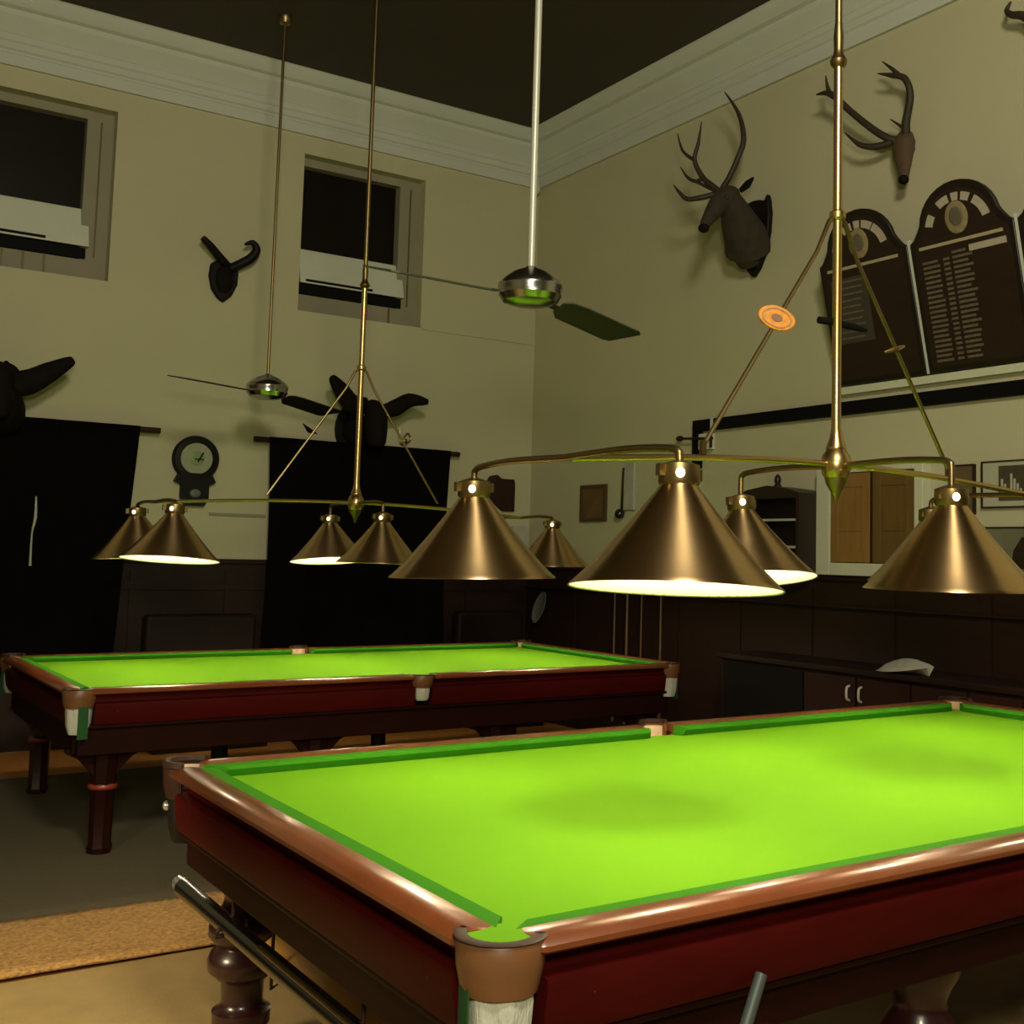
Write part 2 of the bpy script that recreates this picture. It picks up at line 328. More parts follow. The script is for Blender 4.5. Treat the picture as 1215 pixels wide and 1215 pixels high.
def make_table(loc, label, style):
    root = empty('snooker_table', loc); tag(root, label, 'snooker table')
    if style == 2: root.scale = (1, 1, 0.96)
    # slate bed with cloth
    m = MB(); n = 0.075
    m.box(-HX + n, HX - n, -HY + n, HY - n, ZB - 0.03, ZB)
    m.build('cloth_bed', M_cloth, root, smooth=False)
    m = MB(); m.box(-HX + 0.11, HX - 0.11, -HY + 0.11, HY - 0.11, 0.66, ZB - 0.031); m.build('slate_bed', M_apron2, root, smooth=False)
    # runs : (function, start, end, corner offset start, end)
    runs = []
    for sy in (-1, 1):
        f = lambda t, d, z, sy=sy: (t, sy * (HY - d), z)
        runs.append((f, -HX, 0, 0.112, 0.068)); runs.append((f, 0, HX, 0.068, 0.112))
    for sx in (-1, 1):
        f = lambda t, d, z, sx=sx: (sx * (HX - d), t, z)
        runs.append((f, -HY, HY, 0.112, 0.112))
    for f, a, b, ca, cb in runs:
        sec = [(0.004, 0.842), (-0.004, 0.848), (-0.004, 0.858), (0.006, 0.868), (0.022, 0.874), (0.05, 0.874), (0.082, 0.869), (0.082, 0.815), (0.062, 0.815), (0.058, 0.840)]
        rings = []
        for e, t in ((0, a + ca + 0.0), (1, a + ca + 0.012), (2, b - cb - 0.012), (3, b - cb)):
            k = 0.82 if e in (0, 3) else 1
            rings.append([f(t, 0.04 + (d - 0.04) * k, 0.85 + (z - 0.85) * k) for d, z in sec])
        MB().loft(rings).build('rail', M_rail, root, ang=30)
        # cushion, ends opening into the pockets
        def cut(c, d): return c - 0.004 + (d - 0.082) * (1.25 if c > 0.1 else 0.5)
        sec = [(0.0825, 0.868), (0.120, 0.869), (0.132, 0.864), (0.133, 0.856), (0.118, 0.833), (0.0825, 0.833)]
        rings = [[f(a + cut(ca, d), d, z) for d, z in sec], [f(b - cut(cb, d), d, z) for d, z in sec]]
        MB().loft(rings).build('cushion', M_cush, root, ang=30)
        # apron: upper red board, bead, lower frame board
        ends = (0.135 if ca > 0.1 else 0.055, 0.135 if cb > 0.1 else 0.055)
        sec = [(0.046, 0.840), (0.044, 0.800), (0.034, 0.800), (0.012, 0.794), (0.009, 0.782), (0.020, 0.70), (0.026, 0.685), (0.056, 0.685), (0.056, 0.840)]
        MB().loft([[f(a + ends[0], d, z) for d, z in sec], [f(b - ends[1], d, z) for d, z in sec]]).build('side_panel', M_apron, root, ang=30)
    # lower frame all round
    zl = 0.575 if style == 1 else 0.525
    m = MB()
    for sy in (-1, 1): m.box(-HX + 0.075, HX - 0.075, sy * (HY - 0.115), sy * (HY - 0.06), zl, 0.684)
    for sx in (-1, 1): m.box(sx * (HX - 0.115), sx * (HX - 0.06), -HY + 0.116, HY - 0.116, zl, 0.684)
    m.build('lower_frame', M_apron2, root, smooth=False, bevel=0.006)
    m = MB()
    for sy in (-1, 1): m.box(-HX + 0.06, HX - 0.06, sy * (HY - 0.06), sy * (HY - 0.035), 0.662, 0.684)
    for sx in (-1, 1): m.box(sx * (HX - 0.06), sx * (HX - 0.035), -HY + 0.061, HY - 0.061, 0.662, 0.684)
    m.build('bead_moulding', M_apron2, root, smooth=False, bevel=0.008)
    # dark inner corner posts behind pockets
    for sx, sy in corners():
        MB().box(sx * (HX - 0.19), sx * (HX - 0.125), sy * (HY - 0.19), sy * (HY - 0.125), 0.58, 0.80).build('corner_block', M_leg, root, smooth=False)
    # pockets
    def pocket(px, py, ang, mid):
        # ang = outward direction; built about (px,py)
        r = 0.052 if mid else 0.066; half = math.radians(82 if mid else 100)
        n = 14; A = [ang - half + 2 * half * k / n for k in range(n + 1)]
        outer = []; 
        prof = [(r, 0.872), (r + 0.010, 0.874), (r + 0.016, 0.866), (r + 0.014, 0.82), (r + 0.004, 0.795 if mid else 0.775), (r - 0.006, 0.795 if mid else 0.775), (r + 0.004, 0.82), (r + 0.002, 0.86)]
        rings = [[(px + q * math.cos(a), py + q * math.sin(a), z) for q, z in prof] for a in A]
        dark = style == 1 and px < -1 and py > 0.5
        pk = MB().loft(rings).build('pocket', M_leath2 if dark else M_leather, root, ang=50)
        # pale inside face of the leather
        prof = [(r + 0.0005, 0.862), (r + 0.0025, 0.815), (r - 0.002, 0.815), (r - 0.003, 0.862)]
        rings = [[(px + q * math.cos(a), py + q * math.sin(a), z) for q, z in prof] for a in A[1:-1]]
        MB().loft(rings).build('pocket_lining', M_pale, pk, ang=50)
        # dark top plate
        hp = 0.008 if py > 0 else -0.006
        prof = [(r - 0.004, 0.874), (r - 0.002, 0.880 + hp), (r + 0.014, 0.880 + hp), (r + 0.020, 0.872), (r + 0.014, 0.868)]
        rings = [[(px + q * math.cos(a), py + q * math.sin(a), z) for q, z in prof] for a in A]
        MB().loft(rings).build('pocket_plate', M_leath2, pk, ang=50)
        # net bag
        rings = []; nn = 28
        zs = [0.785, 0.76, 0.72, 0.68, 0.64] if not mid else [0.80, 0.78, 0.755, 0.73, 0.715]
        for j, z in enumerate(zs):
            k = [1.0, 1.0, 0.95, 0.9, 0.72][j]
            rr = [(r - 0.004) * k * (1 + 0.06 * math.cos(7 * 2 * PI * i / nn) * (j > 0)) for i in range(nn)]
            rings.append([(px + rr[i] * math.cos(2 * PI * i / nn), py + rr[i] * math.sin(2 * PI * i / nn), z) for i in range(nn)])
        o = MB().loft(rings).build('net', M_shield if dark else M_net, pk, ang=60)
        if dark:
            MB().sphere((px - 0.055, py + 0.035, 0.745), 0.016, 12, 8).build('net_glint', M_silver, pk)  # silver bead painted in as a glint on the dark net
        if style == 1 and not mid and py < 0:
            MB().lathe([(r - 0.003, 0.868), (r - 0.010, 0.850), (r * .7, 0.838), (0.004, 0.834)], (px, py, 0), 28).build('baize_lining', M_cloth, pk)
        if not mid and not (style == 1 and px < -1 and py > 0):
            # green baize tongue hanging beside the net
            a0 = ang - 0.95 if style == 1 else ang + 0.9
            rings = []
            for a in (a0 - 0.35, a0, a0 + 0.35):
                rings.append([(px + (r + q) * math.cos(a), py + (r + q) * math.sin(a), z) for q, z in ((0.003, 0.79), (0.007, 0.79), (0.007, 0.62), (0.003, 0.62))])
            MB().loft(rings).build('baize_tongue', M_greenstrip, pk)
    for sx, sy in corners():
        pocket(sx * (HX - 0.072), sy * (HY - 0.072), math.atan2(sy, sx), False)
    for sy in (-1, 1): pocket(0, sy * (HY - 0.045), sy * PI / 2, True)
    # legs
    for i, lx in enumerate((-1.70, -0.58, 0.58, 1.70)):
        for sy in (-1, 1):
            ly = sy * 0.85
            if style == 1:
                lg = MB().lathe(LEG1, (lx, ly, 0), 28).build('leg', M_leg, root, ang=50)
                MB().box(lx - 0.09, lx + 0.09, ly - 0.09, ly + 0.09, 0.60, 0.682).build('leg_block', M_leg, lg, bevel=0.01)
            else:
                m = MB(); prof = [(q * 1.15, z) for q, z in LEG2]
                m.lathe(prof, (lx, ly, 0), 8)
                # curved brackets under the frame
                for d in (-1, 1):
                    m.prism([(lx + d * 0.05, 0.55), (lx + d * 0.19, 0.55), (lx + d * 0.185, 0.525), (lx + d * 0.13, 0.495), (lx + d * 0.09, 0.45), (lx + d * 0.05, 0.40)], 'y', ly - 0.03, ly + 0.03)
                lg = m.build('leg', M_leg if sy > 0 else M_apron2, root, ang=30)
                MB().lathe([(0.064, 0.33), (0.072, 0.337), (0.072, 0.352), (0.066, 0.36)], (lx, ly, 0), 16).build('leg_ring', M_legred, lg, ang=50)
    # apron screw heads near the corners
    m = MB()
    for sy in (-1, 1):
        for x in (-HX + 0.24, HX - 0.24): m.sphere((x, sy * (HY - 0.018), 0.755), 0.006, 8, 6)
    for sx in (-1, 1):
        for y in (-HY + 0.24, HY - 0.24): m.sphere((sx * (HX - 0.018), y, 0.755), 0.006, 8, 6)
    m.build('rail_bolt', M_brassold, root)
    if style == 1:
        # hooks carrying the rests beneath the end frame
        for y in (0.55, -0.35, -0.8):
            m = MB(); m.tube([(-1.84, y, 0.58), (-1.84, y, 0.515), (-1.885, y, 0.475), (-1.885, y, 0.462), (-1.80, y, 0.462), (-1.80, y, 0.5)], 0.006, 8)
            m.tube([(-1.72, y, 0.60), (-1.72, y, 0.29), (-1.56, y, 0.375), (-1.53, y, 0.44)], 0.006, 8)
            m.tube([(-1.72, y, 0.60), (-1.80, y, 0.60)], 0.006, 8)
            m.build('rest_hook', M_leath2, root)
    return root
T2 = (0.18, 4.453, 0)
make_table((0, 0, 0), 'large green snooker table in the foreground with brown leather corner pocket', 1)
make_table(T2, 'green snooker table standing farther back behind the near table', 2)

# rests under the near table
r_ = empty('cue_rest', (-1.85, 1.0, 0.485)); tag(r_, 'black long cue rest slung under the left end of the near table', 'cue rest')
MB().tube([(0, 0.0, 0.0), (0, -0.2, 0), (0, -1.9, 0)], [0.030, 0.027, 0.030], 12).build('shaft', M_ebony, r_)
MB().tube([(0, 0.055, 0.005), (0, -0.02, 0)], [0.022, 0.028], 10).build('ferrule', M_silver, r_)
MB().tube([(-0.018, -0.75, 0.028), (-0.018, -1.9, 0.028)], 0.007, 8).build('extension_rod', M_brassold, r_)
pl = MB().prism([(-0.085, -0.012), (0.085, -0.012), (0.085, 0.012), (-0.085, 0.012)], 'y', -0.95, 0.88).build('rest_plank', M_plank, bevel=0.006)
pl.location = (-1.62, 0, 0.375); pl.rotation_euler = (0, math.radians(-28), 0)
tag(pl, 'pale polished timber plank slung beneath the near table', 'plank')
st = MB().tube([(-1.285, -1.032, 0.715), (-1.40, -1.062, 0.53), (-1.72, -1.15, 0.017)], [0.013, 0.014, 0.016], 10).build('rest_stick', M_bluegrey)
tag(st, 'blue-grey stick leaning against the near table front', 'stick')
# ---------------------------------------------------------------- billiard lamps
FWD = Vector((0.581, 0.814, 0)); RGT = Vector((0.814, -0.581, 0))
def make_shade(root, x, y, zt, tilt, roll):
    """cone shade hanging with its neck top at (x,y,zt)"""
    R = Matrix.Rotation(math.radians(-tilt), 4, RGT) @ Matrix.Rotation(math.radians(roll), 4, FWD)
    prof_o = [(0.047, -0.052), (0.060, -0.072), (0.110, -0.143), (0.160, -0.211), (0.215, -0.281), (0.258, -0.329), (0.268, -0.338), (0.270, -0.343)]
    prof_i = [(0.266, -0.341), (0.254, -0.331), (0.211, -0.283), (0.156, -0.213), (0.106, -0.145), (0.056, -0.075), (0.043, -0.055)]
    T = Matrix.Translation((x, y, zt)) @ R
    SQ = Matrix.Translation((0, 0, -0.052)) @ Matrix.Diagonal((1, 1, 0.90, 1)) @ Matrix.Translation((0, 0, 0.052))
    s = MB().lathe(prof_o + prof_i, n=64, cap=False, M=SQ).build('lamp_shade', M_brass, root, ang=60)
    s.location = (x, y, zt); s.rotation_euler = R.to_euler()
    MB().lathe([(0.2655, -0.3405), (0.2525, -0.332), (0.209, -0.2845), (0.154, -0.2145), (0.104, -0.1465), (0.054, -0.0765)], n=56, cap=False, M=SQ).build('shade_lining', M_lining, s, ang=60)
    nk = MB().lathe([(0.012, 0.012), (0.030, 0.006), (0.052, -0.002), (0.053, -0.046), (0.047, -0.056), (0.02, -0.056)], n=28)
    for a in (0.0, PI):   # carrier prongs
        nk.cbox((0.058 * math.cos(a), 0.058 * math.sin(a), -0.020), (0.022, 0.018, 0.03))
    nk.build('gallery', M_brassold, s, ang=40)
    MB().sphere((-FWD.x * 0.047, -FWD.y * 0.047, -0.028), (0.013, 0.013, 0.015), 12, 8).build('neck_spot', M_neckglow, s)  # glowing bead paints the highlight on the neck front
    bl = MB().sphere((0, 0, -0.185), (0.032, 0.032, 0.04), 16, 10)
    bl.tube([(0, 0, -0.06), (0, 0, -0.15)], 0.016, 10)
    bl.build('bulb', M_bulb, s)
    return T
LIGHTS = []
def make_lamp(loc, label, dx, dy, tilts, rp, ornaments, power, zbar=1.885, dye=0.0):
    root = empty('billiard_lamp', loc); tag(root, label, 'lamp')
    ztop = ZC
    MB().tube([(0, 0, zbar + 0.07), (0, 0, 2.775), (0, 0, 3.34)], rp, 14).build('pole', M_brassd, root)
    MB().tube([(0, 0, 3.36), (0, 0, ztop - 0.05)], rp * 0.75, 14).build('upper_pole', M_brassold if ornaments else M_brassold, root)
    MB().lathe([(0.008, -0.05), (0.06, -0.05), (0.09, -0.015), (0.09, 0)], (0, 0, ztop), 24).build('ceiling_rose', M_brassold, root)
    MB().lathe([(rp * .8, 3.30), (rp * 1.7, 3.315), (rp * 1.9, 3.33), (rp * 1.2, 3.35), (rp, 3.37), (rp * 1.1, 3.42), (rp * .8, 3.47)], (0, 0, 0), 18).build('joint_collar', M_brassold, root)
    MB().lathe([(rp, 2.745), (rp * 1.7, 2.755), (rp * 1.8, 2.775), (rp, 2.785)], (0, 0, 0), 18).build('stay_collar', M_brassd, root)
    MB().lathe([(rp, 0.20), (rp * 1.05, 0.125), (0.024, 0.09), (0.034, 0.062), (0.036, 0.056), (0.034, 0.050), (0.048, 0.03), (0.054, 0.008), (0.054, -0.012), (0.046, -0.038), (0.030, -0.06)], (0, 0, zbar), 28).build('hub', M_brassd, root)
    MB().lathe([(0.040, -0.045), (0.036, -0.065), (0.016, -0.10), (0.004, -0.135)], (0, 0, zbar), 18).build('finial', M_brassold, root)
    rb = 0.0105
    MB().tube([(-dx, 0, zbar - 0.052), (-dx * .5, 0, zbar - 0.014), (0, 0, zbar), (dx * .5, 0, zbar - 0.014), (dx, 0, zbar - 0.052)], rb, 12, smooth=5).build('main_bar', M_brassd, root)
    k = 0
    for sx in (-1, 0, 1):
        for sy in (-1, 1):
            x = sx * dx - (dye * 0.5 if sx < 0 else 0); y = sy * (dy + (dye if sx < 0 else 0)); dz = 0.052 if sx else 0.006; zs = 1.785
            MB().tube([(x, 0, zbar - dz), (x, y * 0.55, zbar - dz + 0.006), (x, y * 0.90, zbar - dz - 0.002), (x, y * 0.985, zbar - dz - 0.012), (x, y, zbar - dz - 0.028), (x, y, zs + 0.004)], rb, 12, smooth=5).build('arm', M_brassold, root)
            tl, ro = tilts[k]; k += 1
            T = make_shade(root, x, y, zs, tl, ro)
            LIGHTS.append((Vector(loc) + T @ Vector((0, 0, -0.235)), power))
    for s in (-1, 1):
        MB().tube([(0, 0, 2.765), (s * 0.04, 0, 2.74), (s * 0.10, 0, 2.62), (s * 0.60, 0, zbar + 0.02)], [0.010, 0.009, 0.008, 0.008], 8).build('stay', M_brassold, root)
    if ornaments:
        # amber oval medallion on the left stay, brass cross-piece on the right one
        Rm = Matrix.Translation((-0.30, -0.012, 2.355)) @ Matrix.Rotation(math.radians(-33), 4, 'Z')
        ov = [(0.063 * math.cos(a) * abs(math.cos(a)) ** 0.12, 0.042 * math.sin(a) + 0.012 * -math.cos(a)) for a in [2 * PI * i / 28 for i in range(28)]]
        md = MB().prism(ov, 'y', -0.010, 0.004, Rm).build('medallion', M_amber, root, bevel=0.003)
        n_ = 28; ring_ = MB().loft([[Rm @ Vector((u * k_, y_, w_ * k_)) for u, w_ in ov] for k_, y_ in ((0.80, -0.0095), (0.80, -0.013), (0.72, -0.013), (0.72, -0.0095))], cap=False)
        ring_.build('medallion_ring', M_crest, md)
        MB().prism([(u * 0.30, w_ * 0.30) for u, w_ in ov], 'y', -0.013, -0.0095, Rm).build('medallion_boss', M_leather, md)
        bar = MB().tube([(0.245, 0.0, 2.308), (0.288, -0.012, 2.322), (0.33, -0.02, 2.338)], [0.004, 0.011, 0.004], 8, smooth=3)
        bar.build('stay_crosspiece', M_brassd, root)
        MB().tube([(-0.055, 0.034, 2.39), (0.0, 0.024, 2.39), (0.13, 0.034, 2.388), (0.19, 0.04, 2.386)], [0.013, 0.014, 0.013, 0.008], 10).build('pole_crosspiece', M_blackpaint, root)
        # small clip fittings where the stays meet the bar
        MB().cbox((-0.60, 0, zbar + 0.015), (0.018, 0.016, 0.045)).build('stay_clip', M_brassold, root)
        MB().cbox((0.60, 0, zbar + 0.015), (0.018, 0.016, 0.045)).build('stay_clip', M_brassold, root)
    return root
# order: (-1,near)(-1,far)(0,near)(0,far)(1,near)(1,far)
make_lamp((0, 0, 0), 'six-shade brass billiard lamp hanging over the near table', 1.10, 0.49,
          [(5.5, 1.0), (0.0, -1.0), (-0.5, 0), (8, -3), (0, 0), (0, 0)], 0.0165, True, 1.0, dye=0.045)
make_lamp((T2[0] - 0.035, T2[1], 0), 'brass billiard lamp with six conical shades over the far table', 1.27, 0.43,
          [(5.5, 0.5), (0.0, -3.0), (1.0, 1), (5, -4), (0, 0), (2, 0)], 0.018, False, 1.0, zbar=1.865)

# ---------------------------------------------------------------- ceiling fans
def make_fan(loc, label, r, blades, rodm, bmat):
    root = empty('ceiling_fan', loc); tag(root, label, 'ceiling fan')
    zt = ZC - loc[2]
    MB().tube([(0, 0, 0.05), (0, 0, zt - 0.05)], 0.017 if rodm == M_steel else 0.011, 12).build('down_rod', rodm, root)
    MB().lathe([(0.02, -0.06), (0.04, -0.055), (0.055, -0.02), (0.055, 0)], (0, 0, zt), 24).build('ceiling_canopy', rodm, root)
    k = r / 0.15
    MB().lathe([(0.02 * k, 0.085 * k), (0.035 * k, 0.075 * k), (0.085 * k, 0.055 * k), (0.128 * k, 0.022 * k), (0.150 * k, -0.004 * k), (0.152 * k, -0.016 * k), (0.146 * k, -0.03 * k), (0.148 * k, -0.055 * k), (0.128 * k, -0.085 * k), (0.08 * k, -0.10 * k), (0.03 * k, -0.104 * k)], n=40).build('motor_housing', M_chrome, root, ang=35)
    for ang, ln, droop, pitch, w in blades:
        M = Matrix.Translation((0, 0, -0.06 * k)) @ Matrix.Rotation(math.radians(ang), 4, 'Z') @ Matrix.Rotation(math.radians(droop), 4, 'Y') @ Matrix.Rotation(math.radians(pitch), 4, 'X')
        poly = [(0.17 * k, -w * .34), (0.21 * k, -w * .5), (0.30 * k, -w * .55), (ln - .02, -w * .5), (ln, -w * .4), (ln - 0.10, w * .45), (ln - .14, w * .5), (0.21 * k, w * .42), (0.17 * k, w * .2)]
        b = MB().prism(poly, 'z', -0.004, 0.004, M).build('fan_blade', bmat, root, smooth=False)
        MB().cbox((0.145 * k, 0, 0.004), (0.09 * k, 0.035, 0.008), M).build('blade_arm', M_chrome, b)
    return root
make_fan((-0.17, 1.79, 2.81), 'larger chrome ceiling fan on white rod, nearer the room corner', 0.150,
         [(170, 0.78, -3.5, -13, 0.14), (8, 0.68, 9, -22, 0.15)], M_steel, M_bladeG)
make_fan((0.02, 5.93, 2.79), 'smaller chrome ceiling fan on thin dark rod above far table', 0.155,
         [(196, 0.80, -2, -8, 0.13), (24, 0.75, 6, -22, 0.15)], M_brassold, M_bladeD)

# ---------------------------------------------------------------- animal trophies
def shield_poly(w, h, c=(0, 0)):
    # pointed shield outline with small shoulders
    p = [(0, -0.5), (0.18, -0.40), (0.36, -0.22), (0.47, 0.02), (0.50, 0.26), (0.46, 0.42), (0.42, 0.50), (0.34, 0.43), (0.16, 0.46), (0, 0.47)]
    full = p + [(-x, y) for x, y in reversed(p[1:-1])]
    return [(c[0] + x * w, c[1] + y * h) for x, y in full]
# stag head
t = empty('deer_head', (3.05, 3.76, 3.98)); tag(t, 'mounted stag head with branching antlers on dark shield', 'hunting trophy')
def rel(pts, o): return [(p[0] - o[0], p[1] - o[1], p[2] - o[2]) for p in pts]
O = (3.05, 3.76, 3.98)
MB().prism(shield_poly(0.36, 0.62, (0, 0.04)), 'x', -0.05, -0.001).build('shield', M_shield, t, bevel=0.01)
neck = rel([(2.985, 3.78, 3.92), (2.92, 3.74, 3.99), (2.82, 3.70, 4.07), (2.73, 3.66, 4.15), (2.65, 3.63, 4.21)], O)
m = MB(); m.tube(neck, [0.190, 0.175, 0.145, 0.115, 0.088], 18, smooth=3)
m.tube(rel([(2.985, 3.765, 3.79), (2.93, 3.745, 3.88), (2.84, 3.70, 4.01), (2.78, 3.67, 4.10)], O), [0.075, 0.115, 0.13, 0.11], 14, smooth=3)
m.tube(rel([(2.72, 3.63, 4.255), (2.66, 3.64, 4.25), (2.58, 3.65, 4.19), (2.51, 3.655, 4.10), (2.455, 3.655, 4.02), (2.43, 3.655, 3.975)], O), [0.055, 0.085, 0.083, 0.063, 0.047, 0.036], 16, smooth=3)
hd = m.build('head', M_fur, t, ang=80)
rm = hd.modifiers.new('remesh', 'REMESH'); rm.mode = 'VOXEL'; rm.voxel_size = 0.012; rm.use_smooth_shade = True
sm = hd.modifiers.new('smooth', 'SMOOTH'); sm.iterations = 6; sm.factor = 0.6
MB().sphere(rel([(2.425, 3.655, 3.965)], O)[0], (0.042, 0.042, 0.034), 14, 10).build('muzzle', M_furm, t)
for s in (-1, 1):
    MB().sphere(rel([(2.575, 3.65 + s * 0.074, 4.205)], O)[0], 0.015, 10, 8).build('eye', M_ebony, t)
    MB().tube(rel([(2.70, 3.64 + s * 0.07, 4.28), (2.72, 3.63 + s * .12, 4.32), (2.73, 3.625 + s * .17, 4.36)], O), [0.022, 0.036, 0.008], 10, smooth=4, flat=0.4, flataxis=(1, 0, 0)).build('ear', M_furm, t)
m = MB()
m.tube(rel([(2.64, 3.67, 4.26), (2.62, 3.77, 4.30), (2.66, 3.68, 4.38), (2.70, 3.60, 4.54), (2.72, 3.56, 4.68), (2.72, 3.62, 4.89), (2.68, 3.74, 5.09)][0:1] + [(2.65, 3.71, 4.32), (2.67, 3.66, 4.40), (2.70, 3.60, 4.54), (2.72, 3.56, 4.68), (2.72, 3.62, 4.89), (2.68, 3.74, 5.09)], O), [0.024, 0.023, 0.022, 0.021, 0.021, 0.017, 0.004], 10, smooth=5)
m.tube(rel([(2.65, 3.70, 4.29), (2.58, 3.76, 4.27), (2.52, 3.81, 4.25), (2.46, 3.90, 4.25), (2.42, 3.95, 4.31), (2.40, 3.99, 4.37)], O), [0.022, 0.022, 0.022, 0.018, 0.012, 0.003], 10, smooth=4)
m.build('antler', M_antler, t)
m = MB()
m.tube(rel([(2.62, 3.68, 4.27), (2.58, 3.75, 4.34), (2.55, 3.83, 4.42), (2.52, 3.89, 4.56), (2.52, 3.85, 4.68), (2.50, 3.79, 4.83)], O), [0.024, 0.022, 0.022, 0.018, 0.014, 0.003], 10, smooth=5)
m.tube(rel([(2.52, 3.89, 4.56), (2.50, 4.01, 4.66), (2.50, 4.08, 4.82)], O), [0.015, 0.012, 0.003], 8, smooth=4)
m.tube(rel([(2.555, 3.82, 4.41), (2.53, 3.89, 4.40), (2.50, 3.95, 4.44), (2.48, 4.01, 4.53)], O), [0.018, 0.015, 0.012, 0.003], 8, smooth=4)
m.tube(rel([(2.60, 3.72, 4.29), (2.53, 3.89, 4.40)], O), [0.014, 0.012], 8)
m.build('antler', M_antler, t)
# skull mount with antlers
O = (3.05, 2.24, 4.30)
t = empty('skull_mount', O); tag(t, 'antlered deer skull without shield, high above the first honours board', 'hunting trophy')
m = MB(); m.tube(rel([(2.985, 2.245, 4.40), (2.965, 2.24, 4.33), (2.94, 2.22, 4.24), (2.90, 2.18, 4.12), (2.875, 2.165, 4.05)], O), [0.055, 0.085, 0.072, 0.042, 0.032], 14, smooth=4, flat=0.75, flataxis=(1, 0, 0))
m.tube(rel([(3.045, 2.24, 4.31), (2.97, 2.24, 4.30)], O), 0.03, 10)
m.build('skull', M_skull, t)
MB().sphere(rel([(2.87, 2.16, 4.045)], O)[0], (0.036, 0.036, 0.032), 12, 8).build('nose', M_furm, t)
m = MB()
m.tube(rel([(2.96, 2.27, 4.36), (2.92, 2.33, 4.38), (2.88, 2.44, 4.47), (2.84, 2.60, 4.63), (2.80, 2.75, 4.79), (2.80, 2.89, 4.83)], O), [0.03, 0.027, 0.025, 0.023, 0.024, 0.004], 10, smooth=5)
m.tube(rel([(2.80, 2.76, 4.80), (2.79, 2.775, 4.86), (2.78, 2.78, 4.93)], O), [0.02, 0.012, 0.003], 8, smooth=3)
m.tube(rel([(2.93, 2.31, 4.35), (2.88, 2.42, 4.34), (2.84, 2.52, 4.375), (2.80, 2.62, 4.48)], O), [0.026, 0.024, 0.018, 0.003], 10, smooth=4)
m.build('antler', M_antler, t)
m = MB()
m.tube(rel([(2.965, 2.22, 4.36), (2.93, 2.19, 4.46), (2.90, 2.13, 4.61), (2.88, 2.16, 4.73), (2.86, 2.25, 4.775), (2.84, 2.36, 4.82)], O), [0.032, 0.028, 0.025, 0.023, 0.018, 0.003], 10, smooth=5)
m.tube(rel([(2.88, 2.19, 4.75), (2.86, 2.25, 4.82), (2.84, 2.32, 4.89)], O), [0.018, 0.013, 0.003], 8, smooth=3)
m.tube(rel([(2.94, 2.20, 4.41), (2.90, 2.30, 4.50)], O), [0.015, 0.004], 8)
m.build('antler', M_antler, t)
# next trophy, cut by the frame at the right: only one curled tine shows
O = (3.05, 1.15, 4.55)
t = empty('horn_mount', O); tag(t, 'curled horn trophy cut off by the top right edge', 'hunting trophy')
MB().prism([(y, z) for y, z in shield_poly(0.22, 0.34)], 'x', -0.03, -0.001).build('shield', M_shield, t, bevel=0.008)
MB().tube([(-0.02, 0.0, 0.05), (-0.08, 0.05, 0.18), (-0.12, 0.13, 0.29), (-0.13, 0.215, 0.33), (-0.13, 0.25, 0.37), (-0.13, 0.22, 0.415)], [0.035, 0.032, 0.028, 0.022, 0.016, 0.006], 10, smooth=5).build('horn', M_antler, t)
MB().tube([(-0.02, 0.0, 0.05), (-0.08, -0.05, 0.18), (-0.12, -0.13, 0.29), (-0.13, -0.2, 0.33)], [0.035, 0.032, 0.028, 0.006], 10, smooth=5).build('horn', M_antler, t)
# horned skull on dark shield, back wall
O = (-0.04, 7.0, 3.77)
t = empty('horn_trophy', O); tag(t, 'small dark shield with one curled horn between the windows', 'hunting trophy')
sp = [(0, -0.175), (0.07, -0.11), (0.115, -0.01), (0.12, 0.09), (0.09, 0.155), (0.03, 0.18), (-0.06, 0.18), (-0.115, 0.14), (-0.125, 0.04), (-0.10, -0.07), (-0.05, -0.14)]
MB().prism(sp, 'y', -0.05, -0.001).build('shield', M_shield, t, bevel=0.015)
MB().sphere((0, -0.06, 0.02), (0.075, 0.03, 0.12), 16, 10).build('skull', M_furm, t)
MB().tube([(0.0, -0.06, 0.15), (-0.06, -0.09, 0.19), (-0.15, -0.13, 0.26), (-0.225, -0.15, 0.315)], [0.035, 0.035, 0.032, 0.024], 10, smooth=4).build('horn', M_shield, t)
MB().tube([(0.05, -0.06, 0.12), (0.12, -0.10, 0.165), (0.19, -0.13, 0.22), (0.225, -0.15, 0.29), (0.19, -0.15, 0.345), (0.125, -0.15, 0.32)], [0.04, 0.04, 0.04, 0.035, 0.025, 0.010], 12, smooth=5).build('horn', M_shield, t)
